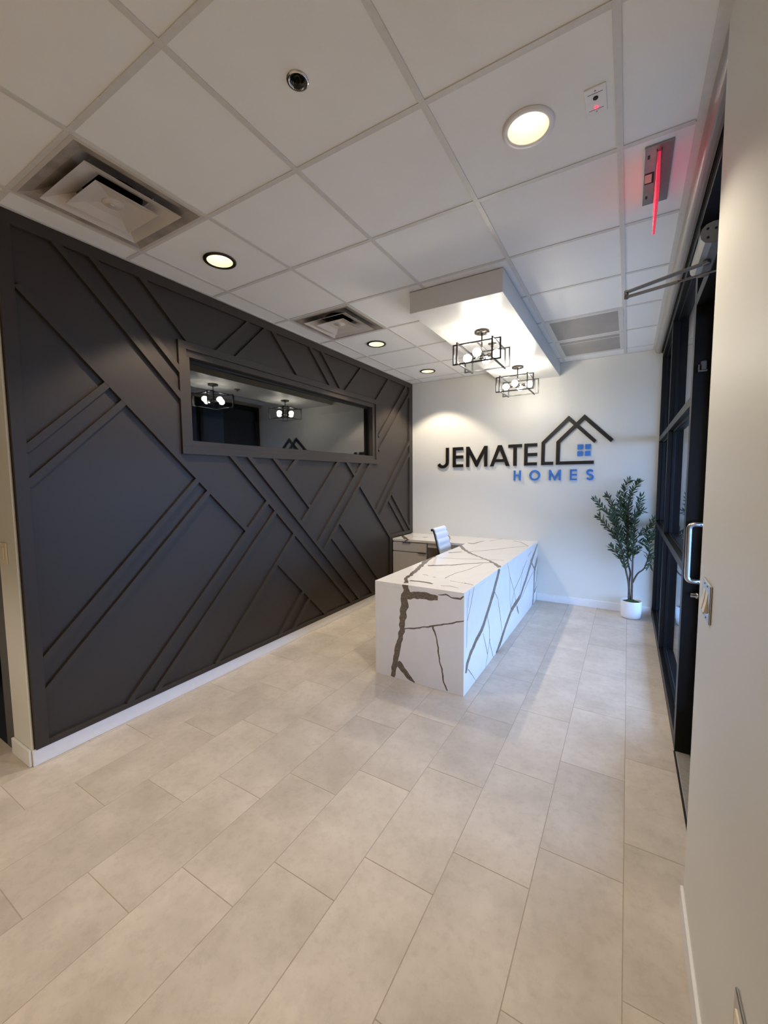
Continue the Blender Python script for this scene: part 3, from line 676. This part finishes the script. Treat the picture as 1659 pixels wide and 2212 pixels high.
def cage_light(cx, cy, label):
    t = empty('cage_ceiling_light', (cx, cy, 2.73)); tag(t, label, 'ceiling light', 'black cage lights under the soffit')
    lathe('canopy', cx, cy, [(.062, 2.7295), (.062, 2.715), (.058, 2.711), (.001, 2.7105)], 'bronze', t, 32, True)
    for s in (-1, 1): lathe('canopy_screw', cx+s*.03, cy, [(.005, 2.7105), (.005, 2.704), (.001, 2.703)], 'bronze', t, 8)
    tube('rod', [(cx, cy, 2.712), (cx, cy, 2.55)], .006, 'bronze', t, 10)
    z0, z1 = 2.449, 2.611
    square_frame('cage_rectangle', 'x', (cx, cy-.14), .195, z0, z1, 'black', t); square_frame('cage_rectangle', 'x', (cx, cy+.14), .195, z0, z1, 'black', t)
    square_frame('cage_rectangle', 'y', (cx-.141, cy), .195, z0+.0002, z1+.0002, 'black', t); square_frame('cage_rectangle', 'y', (cx+.141, cy), .195, z0+.0002, z1+.0002, 'black', t)
    box('cross_bar', cx-.006, cx+.006, cy-.14, cy+.14, z1-.007, z1-.001, 'black', t)
    lathe('hub', cx, cy, [(.001, 2.505), (.020, 2.507), (.022, 2.515), (.022, 2.545), (.018, 2.552), (.006, 2.556)], 'bronze', t, 20, True)
    for dx, dy in ((1, 0), (-1, 0), (0, 1), (0, -1)):
        a = tube('lamp_arm', [(cx+dx*.02, cy+dy*.02, 2.53), (cx+dx*.05, cy+dy*.05, 2.53), (cx+dx*.051, cy+dy*.051, 2.53), (cx+dx*.088, cy+dy*.088, 2.53)], [.006, .006, .015, .015], 'bronze', t, 10)
        bm = bmesh.new(); R = .034
        bmesh.ops.create_uvsphere(bm, u_segments=14, v_segments=9, radius=R, matrix=Matrix.Translation((cx+dx*.122, cy+dy*.122, 2.53)))
        bm_obj('globe_bulb', bm, 'bulb', a, True)
    return t
cage_light(1.645, -1.955, 'black open-cage ceiling light with four globe bulbs, the nearer of the soffit pair')
cage_light(1.648, -.707, 'black open-cage ceiling light with four globe bulbs, the one closer to the logo wall')

# ---------------------------------------------------------------- wall sign
sign = tag(empty('wall_sign', (1.49, 0, 1.50)), 'black and blue raised logo lettering with a house outline on the back wall', 'sign')
YF, YB = -.020, -.0005
def letter(name, polys, mt, dz=0.):
    bm = bmesh.new()
    for k, poly in enumerate(polys):
        f = YF - dz - k*.00002
        a = [bm.verts.new((u, f, v)) for u, v in poly]; b = [bm.verts.new((u, YB, v)) for u, v in poly]; n = len(poly)
        bm.faces.new(a); bm.faces.new(b[::-1])
        for q in range(n): bm.faces.new((a[q], b[q], b[(q+1) % n], a[(q+1) % n]))
    bmesh.ops.recalc_face_normals(bm, faces=bm.faces)
    return bm_obj(name, bm, mt, sign)
def R4(x0, x1, z0, z1): return [(x0, z0), (x1, z0), (x1, z1), (x0, z1)]
def band(pts, w):
    """constant-width stroke along a 2-D polyline, one closed outline"""
    L, Rr = [], []
    for i, p in enumerate(pts):
        a = pts[max(i-1, 0)]; b = pts[min(i+1, len(pts)-1)]; dx, dz = b[0]-a[0], b[1]-a[1]; l = math.hypot(dx, dz); nx, nz = -dz/l*w/2, dx/l*w/2
        L.append((p[0]+nx, p[1]+nz)); Rr.append((p[0]-nx, p[1]-nz))
    return [[L[i], L[i+1], Rr[i+1], Rr[i]] for i in range(len(pts)-1)]
ZB, ZT = 1.688, 1.957
# J
arc = [(.563, 1.80)] + [(.496+.067*math.cos(a), 1.7655-.0675*math.sin(a)) for a in [PI*k/14 for k in range(0, 13)]]
letter('letter_j', [R4(.542, .584, 1.766, ZT)] + band(arc[1:], .042), 'sign_black')
def EE(name, x0, x1, zb, zt, s, mt, mid=None):
    w = (x1-x0); m = (zb+zt)/2 if mid is None else mid
    letter(name, [R4(x0, x0+s, zb, zt), R4(x0+s, x1, zt-s*.95, zt), R4(x0+s, x1, m-s/2*.95, m+s/2*.95), R4(x0+s, x1, zb, zb+s*.92)], mt)
EE('letter_e', .642, .789, ZB, ZT, .042, 'sign_black', 1.825)
def MM(name, x0, x1, zb, zt, s, mt):
    c = (x0+x1)/2; v = s*1.12; h = zt-zb
    letter(name, [R4(x0, x0+s, zb, zt), R4(x1-s, x1, zb, zt),
        [(x0+s, zt), (x0+s, zt-h*.33), (c-.012*h/.27, zb), (c, zb), (c, zb+h*.30)],
        [(x1-s, zt), (c, zb+h*.30), (c, zb), (c+.012*h/.27, zb), (x1-s, zt-h*.33)]], mt)
MM('letter_m', .833, 1.120, ZB, ZT, .041, 'sign_black')
letter('letter_a', [[(1.155, ZB), (1.200, ZB), (1.281, 1.90), (1.281, ZT), (1.257, ZT)], [(1.408, ZB), (1.305, ZT), (1.281, ZT), (1.281, 1.90), (1.363, ZB)],
    [(1.221, 1.742), (1.342, 1.742), (1.329, 1.778), (1.234, 1.778)]], 'sign_black')
letter('letter_t', [R4(1.389, 1.557, 1.919, ZT), R4(1.452, 1.495, ZB, 1.919)], 'sign_black')
EE('letter_e', 1.585, 1.738, ZB, 1.959, .041, 'sign_black', 1.822)
letter('house_outline', [[(1.787,1.689),(1.924,1.689),(1.924,1.727),(1.827,1.727),(1.827,1.947),(2.087,2.199),(2.359,1.929),(2.385,1.958),(2.086,2.259),(1.787,1.965)]], 'sign_black')
letter('house_outline', [[(1.955,1.689),(2.362,1.689),(2.362,1.727),(1.997,1.727),(1.997,1.948),(2.255,2.199),(2.527,1.929),(2.553,1.960),(2.254,2.260),(1.955,1.964)]], 'sign_black', .0004)
for x0 in (2.187, 2.268):
    for z0 in (1.785, 1.863): letter('window_square', [R4(x0, x0+.057, z0, z0+.055)], 'sign_blue')
hb, ht, hs = 1.503, 1.630, .021
letter('letter_h', [R4(1.461, 1.461+hs, hb, ht), R4(1.548-hs, 1.548, hb, ht), R4(1.461+hs, 1.548-hs, 1.557, 1.577)], 'sign_blue')
oc = [(1.7155+.0545*math.cos(a), 1.5665+.0555*math.sin(a)) for a in [2*PI*k/28 for k in range(29)]]
ring_o = []
for i in range(28):
    a, b = 2*PI*i/28, 2*PI*(i+1)/28
    ring_o.append([(1.7155+r*math.cos(q), 1.5665+r*math.sin(q)) for r, q in ((.065, a), (.065, b), (.0435, b), (.0435, a))])
letter('letter_o', ring_o, 'sign_blue')
MM('letter_m', 1.880, 2.012, hb, ht, .0205, 'sign_blue')
EE('letter_e', 2.114, 2.188, hb, ht, .0205, 'sign_blue')
sp = []
for k in range(11): a = math.radians(20 + k*(250-20)/10); sp.append((2.3265+.0275*math.cos(a)*1.05, 1.5935+.0265*math.sin(a)))
for k in range(11): a = math.radians(70 - k*(230)/10); sp.append((2.3265+.030*math.cos(a)*1.0, 1.5400+.0275*math.sin(a)))
letter('letter_s', band(sp, .020), 'sign_blue')

# ---------------------------------------------------------------- reception desk
desk = tag(empty('reception_desk', (1.40, -1.33, 0)), 'white quartz waterfall reception desk with bold dark veins', 'desk')
DX, DE, YN, ZTOP = 1.040, 1.765, -2.670, .745
random.seed(4)
def ribbon(bm, pts, put, jag, clip, wk=1.0):
    """ragged vein of varying width laid on a face; put(u, v) gives the 3-D point"""
    P = []
    for (a, b) in zip(pts, pts[1:]):
        l = math.hypot(b[0]-a[0], b[1]-a[1]); n = max(2, int(l/.011))
        for k in range(n):
            f = k/n; P.append((a[0]+(b[0]-a[0])*f, a[1]+(b[1]-a[1])*f, a[2]+(b[2]-a[2])*f))
    P.append(pts[-1]); L = []; n = len(P)
    def walk():
        r = [random.uniform(-1, 1) for _ in range(n+4)]; return [(r[i]+2*r[i+1]+2*r[i+2]+r[i+3])/4.2 for i in range(n)]
    J1, J2, J3 = walk(), walk(), walk()
    for i, p in enumerate(P):
        a = P[max(i-1, 0)]; b = P[min(i+1, n-1)]; dx, dy = b[0]-a[0], b[1]-a[1]; l = math.hypot(dx, dy) or 1; nx, ny = -dy/l, dx/l
        w = p[2]*wk; o = J1[i]*jag*(.10*w+.003)
        w1 = w/2*(1+J2[i]*jag*.32); w2 = w/2*(1+J3[i]*jag*.32)
        cl = lambda u, v: (min(max(u, clip[0]), clip[1]), min(max(v, clip[2]), clip[3]))
        L.append((bm.verts.new(put(*cl(p[0]+nx*(w1+o), p[1]+ny*(w1+o)))), bm.verts.new(put(*cl(p[0]-nx*(w2-o), p[1]-ny*(w2-o))))))
    for i in range(n-1):
        try: bm.faces.new((L[i][0], L[i+1][0], L[i+1][1], L[i][1]))
        except ValueError: pass
def veins(data, put, clip, parent, jag, wk, thin):
    bm = bmesh.new()
    for k, line in enumerate(data):
        mw = max(p[2] for p in line); off = put(0, 0, 1)*(k*.00003)
        ribbon(bm, line, lambda u, v: Vector(put(u, v))+off, jag, clip, wk if mw > .03 else thin)
    bmesh.ops.recalc_face_normals(bm, faces=bm.faces)
    return bm_obj('veins', bm, 'vein', parent)
ct = box('countertop', DX, DE, YN, -.0005, ZTOP-.03, ZTOP, 'quartz', desk, .0015)
ep = box('end_panel', DX, DE, YN, YN+.03, .0004, ZTOP-.0301, 'quartz', desk, .0008)
sp_ = box('side_panel', DE-.03, DE, YN+.0301, -.0005, .0004, ZTOP-.0301, 'quartz', desk, .0008)
veins(VF, lambda u, v, n=0: Vector((0, -1, 0)) if n else (u, YN-.0003, v), (DX+.001, DE-.001, .001, ZTOP-.001), ep, .8, 1.0, 1.0)
veins(VR, lambda u, v, n=0: Vector((1, 0, 0)) if n else (DE+.0003, u, v), (YN+.001, -.002, .001, ZTOP-.001), sp_, .35, .78, .55)
veins(VT, lambda u, v, n=0: Vector((0, 0, 1)) if n else (u, v, ZTOP+.0003), (DX+.001, DE-.001, YN+.001, -.002), ct, .9, .85, .42)
box('modesty_panel', 1.70, 1.7345, YN+.031, -.61, .10, ZTOP-.031, 'laminate', desk)
# return counter along the back wall with its drawer unit
RY = -.60
ret = tag(empty('return_counter', (.53, -.3, 0)), 'veined white quartz return counter with pale grey drawers along the back wall', 'counter')
rc = box('countertop', .0225, DX-.0005, RY, -.0005, ZTOP-.03, ZTOP, 'quartz', ret, .0015)
veins(VQ, lambda u, v, n=0: Vector((0, 0, 1)) if n else (u, v, ZTOP+.0003), (.02, DX-.002, RY+.001, -.002), rc, .9, .8, .42)
bm = bmesh.new()
ribbon(bm, [(.215, .7445, .08), (.235, .73, .07), (.25, .7155, .085)], lambda u, v: (u, RY-.0003, v), .5, (.02, 1.0, .7155, .7445)); bm_obj('veins', bm, 'vein', rc)
box('apron', .53, DX-.0005, RY+.02, RY+.04, .655, ZTOP-.031, 'laminate', ret)
box('knee_back', .56, DX-.0005, -.04, -.02, .005, ZTOP-.031, 'cab_in', ret)
cab = ret
box('cabinet_body', .0225, .53, RY+.025, -.016, .05, ZTOP-.031, 'laminate', cab); box('plinth', .03, .52, RY+.08, -.05, .0004, .05, 'black', cab)
d1 = box('drawer_front', .024, .515, RY+.004, RY+.0245, .585, .698, 'laminate', cab, .001)
box('pull', .17, .29, RY-.012, RY+.004, .6985, .7025, 'black', d1); 
d2 = box('drawer_front', .024, .515, RY+.004, RY+.0245, .06, .572, 'laminate', cab, .001)
box('pull', .40, .51, RY-.014, RY+.004, .5725, .5765, 'black', d2)
box('edge_strip', .516, .53, RY+.004, RY+.0245, .05, .712, 'alu', cab)

# ---------------------------------------------------------------- office chair
def office_chair():
    t = tag(empty('office_chair', (1.02, -.87, 0)), 'white ribbed office chair tucked behind the reception desk', 'chair')
    cy, hw = -.865, .168
    prof = [(1.262, .452), (1.235, .475), (1.15, .474), (1.05, .462), (.965, .458), (.925, .475), (.905, .52), (.893, .60), (.876, .70), (.853, .80), (.826, .90), (.812, .938), (.798, .948), (.788, .942)]
    def sheet(name, pf, parent, sub=8):
        # ribbed upholstery: cross channels every few centimetres
        P = []; s = 0.
        for (a, b) in zip(pf, pf[1:]):
            for k in range(sub): f = k/sub; P.append((a[0]+(b[0]-a[0])*f, a[1]+(b[1]-a[1])*f))
        P.append(pf[-1]); bm = bmesh.new(); top, bot = [], []
        for i, p in enumerate(P):
            a = P[max(i-1, 0)]; b = P[min(i+1, len(P)-1)]; dx, dz = b[0]-a[0], b[1]-a[1]; l = math.hypot(dx, dz); nx, nz = dz/l, -dx/l
            if i: s += math.hypot(P[i][0]-P[i-1][0], P[i][1]-P[i-1][1])
            ph = (s/.075) % 1.0; bulge = .013*math.sin(PI*ph)**.5
            top.append([bm.verts.new((p[0]+nx*(.006+bulge), cy+y, p[1]+nz*(.006+bulge))) for y in (-hw, hw)])
            bot.append([bm.verts.new((p[0]-nx*.007, cy+y, p[1]-nz*.007)) for y in (-hw, hw)])
        for i in range(len(P)-1):
            for A in (top, bot): bm.faces.new((A[i][0], A[i+1][0], A[i+1][1], A[i][1]))
            for q in (0, 1): bm.faces.new((top[i][q], top[i+1][q], bot[i+1][q], bot[i][q]))
        for i in (0, -1): bm.faces.new((top[i][0], top[i][1], bot[i][1], bot[i][0]))
        bmesh.ops.recalc_face_normals(bm, faces=bm.faces); return bm_obj(name, bm, 'white_leather', parent)
    sheet('seat', prof[:6], t); sheet('backrest', prof[5:], t)
    for s in (-1, 1):
        tube('side_rail', [(x, cy+s*(hw+.010), z) for x, z in prof], .010, 'bronze', t, 8)
        tube('armrest', [(1.12, cy+s*(hw+.015), .458), (1.13, cy+s*(hw+.035), .56), (1.10, cy+s*(hw+.035), .655), (.98, cy+s*(hw+.035), .66), (.90, cy+s*(hw+.015), .58)], .010, 'chrome', t, 8)
    tube('top_roll', [(.795, cy-hw-.018, .945), (.795, cy+hw+.004, .945)], .014, 'bronze', t, 10)
    tube('gas_column', [(1.08, cy, .40), (1.08, cy, .26), (1.08, cy, .259), (1.08, cy, .09)], [.016, .016, .025, .025], 'chrome', t, 14)
    box('seat_plate', .98, 1.18, cy-.10, cy+.10, .40, .444, 'black', t, .004)
    for k in range(5):
        a = 2*PI*k/5+.3; ex, ey = 1.08+.27*math.cos(a), cy+.27*math.sin(a)
        lg = tube('base_leg', [(1.08+.02*math.cos(a), cy+.02*math.sin(a), .105), (ex, ey, .078)], [.019, .012], 'chrome', t, 8)
        tube('caster', [(ex-.02*math.sin(a), ey+.02*math.cos(a), .0285), (ex+.02*math.sin(a), ey-.02*math.cos(a), .0285)], .028, 'rubber', lg, 14)
        tube('caster_stem', [(ex, ey, .078), (ex, ey, .03)], .006, 'chrome', lg, 8)
office_chair()

# ---------------------------------------------------------------- potted olive tree
def olive():
    px, py = 2.782, -.185
    t = tag(empty('potted_olive_tree', (px, py, 0)), 'slim green olive tree in a white pot in the corner by the glazing', 'plant')
    lathe('pot', px, py, [(.001, .0005), (.080, .0005), (.092, .008), (.097, .03), (.101, .187), (.099, .192), (.094, .190), (.092, .165), (.001, .160)], 'pot', t, 40)
    bm = bmesh.new(); random.seed(9); rings = []
    for i, r in enumerate((0, .03, .06, .082, .093)):
        rings.append([bm.verts.new((px+r*math.cos(2*PI*k/22), py+r*math.sin(2*PI*k/22), .196-.03*(r/.093)**2+random.uniform(-.004, .006))) for k in range(22)] if r else [bm.verts.new((px, py, .2))])
    for k in range(22): bm.faces.new((rings[0][0], rings[1][k], rings[1][(k+1) % 22]))
    for i in range(1, 4):
        for k in range(22): bm.faces.new((rings[i][k], rings[i+1][k], rings[i+1][(k+1) % 22], rings[i][(k+1) % 22]))
    bmesh.ops.recalc_face_normals(bm, faces=bm.faces); bm_obj('moss', bm, 'moss', t, True)
    LB = bmesh.new(); OB = bmesh.new()
    def leaf(p, d, l, w):
        d = d.normalized(); s = d.cross(Vector((random.uniform(-1, 1), random.uniform(-1, 1), random.uniform(-.3, 1)))).normalized(); n = s.cross(d)
        c = [p, p+d*l*.35+s*w/2+n*.002, p+d*l*.7+s*w*.42-n*.001, p+d*l-n*l*.10, p+d*l*.7-s*w*.42-n*.001, p+d*l*.35-s*w/2+n*.002, p+d*l*.5-n*.004]
        for q in c: q.x = min(q.x, 2.976); q.y = min(q.y, -.018)
        v = [LB.verts.new(q) for q in c]
        for f in ((0, 1, 6), (1, 2, 6), (2, 3, 6), (3, 4, 6), (4, 5, 6), (5, 0, 6)): LB.faces.new([v[i] for i in f])
    for pts, r, bare in STEMS:
        P = [Vector(q) for q in pts]
        seg = [(b-a).length for a, b in zip(P, P[1:])]; tot = sum(seg)
        # smooth the polyline
        Q = []
        for i in range(len(P)-1):
            a, b, c, d = P[max(i-1, 0)], P[i], P[i+1], P[min(i+2, len(P)-1)]
            for k in range(4):
                f = k/4; Q.append(.5*((2*b)+(c-a)*f+(2*a-5*b+4*c-d)*f*f+(3*b-a-3*c+d)*f**3))
        Q.append(P[-1]); n = len(Q)
        tube('stem', Q, [max(.0015, r*.86*(1-.86*i/(n-1))) for i in range(n)], 'bark', t, 7)
        L = [0]
        for a, b in zip(Q, Q[1:]): L.append(L[-1]+(b-a).length)
        s = L[-1]*bare; k = 0
        while s < L[-1]:
            i = max(j for j in range(n-1) if L[j] <= s); f = (s-L[i])/max(1e-6, L[i+1]-L[i]); p = Q[i].lerp(Q[i+1], f); td = (Q[i+1]-Q[i]).normalized()
            side = td.cross(Vector((math.cos(k*1.9), math.sin(k*1.9), .2))).normalized()
            for sg in (-1, 1):
                d = td*random.uniform(.45, 1.0)+side*sg*random.uniform(.6, 1.0)+Vector((0, 0, random.uniform(-.05, .3)))
                leaf(p.copy(), d, random.uniform(.050, .082), random.uniform(.014, .021))
            if random.random() < .06:
                bmesh.ops.create_icosphere(OB, subdivisions=1, radius=.0075, matrix=Matrix.Translation(p+side*.015-Vector((0, 0, .012))))
            s += random.uniform(.011, .017); k += 1
        for q in range(3): leaf(Q[-1].copy(), (Q[-1]-Q[-2]).normalized()+Vector((random.uniform(-.5, .5), random.uniform(-.5, .5), .2)), .055, .012)
    tag(bm_obj('foliage', LB, 'leaf', t), 'narrow green olive leaves', kind='stuff')
    tag(bm_obj('olives', OB, 'olive', t, True), 'dark round olives', kind='stuff')
olive()

# ---------------------------------------------------------------- switches and outlet
t = tag(empty('light_switch', (XW, -3.811, 1.107)), 'steel double light switch with ivory rockers on the near right wall', 'switch')
box('plate', XW-.006, XW-.0003, -3.880, -3.742, 1.107, 1.219, 'steel', t, .002)
for y in (-3.834, -3.788):
    prism('rocker', [(XW-.006, 1.132), (XW-.0145, 1.134), (XW-.0095, 1.163), (XW-.0065, 1.192), (XW-.006, 1.192)], 1, y-.017, y+.017, 'ivory', t)
for y in (-3.834, -3.788):
    for z in (1.117, 1.209): tube('screw', [(XW-.006, y, z), (XW-.0075, y, z)], .003, 'alu', t, 8)
t = tag(empty('light_switch', (-.152, -4.502, 1.152)), 'ivory single light switch on the narrow wall end left of the charcoal wall', 'switch')
box('plate', -.195, -.110, -4.5085, -4.5025, 1.095, 1.210, 'ivory', t, .002); box('rocker', -.168, -.136, -4.513, -4.5085, 1.118, 1.187, 'ivory', t, .003)
t = tag(empty('power_outlet', (XW, -4.40, .435)), 'steel power outlet plate low on the near right wall', 'outlet')
box('plate', XW-.006, XW-.0003, -4.437, -4.365, .435, .550, 'steel', t, .002)
for z in (.47, .513): box('socket', XW-.0085, XW-.006, -4.416, -4.386, z-.015, z+.015, 'ivory', t, .003)
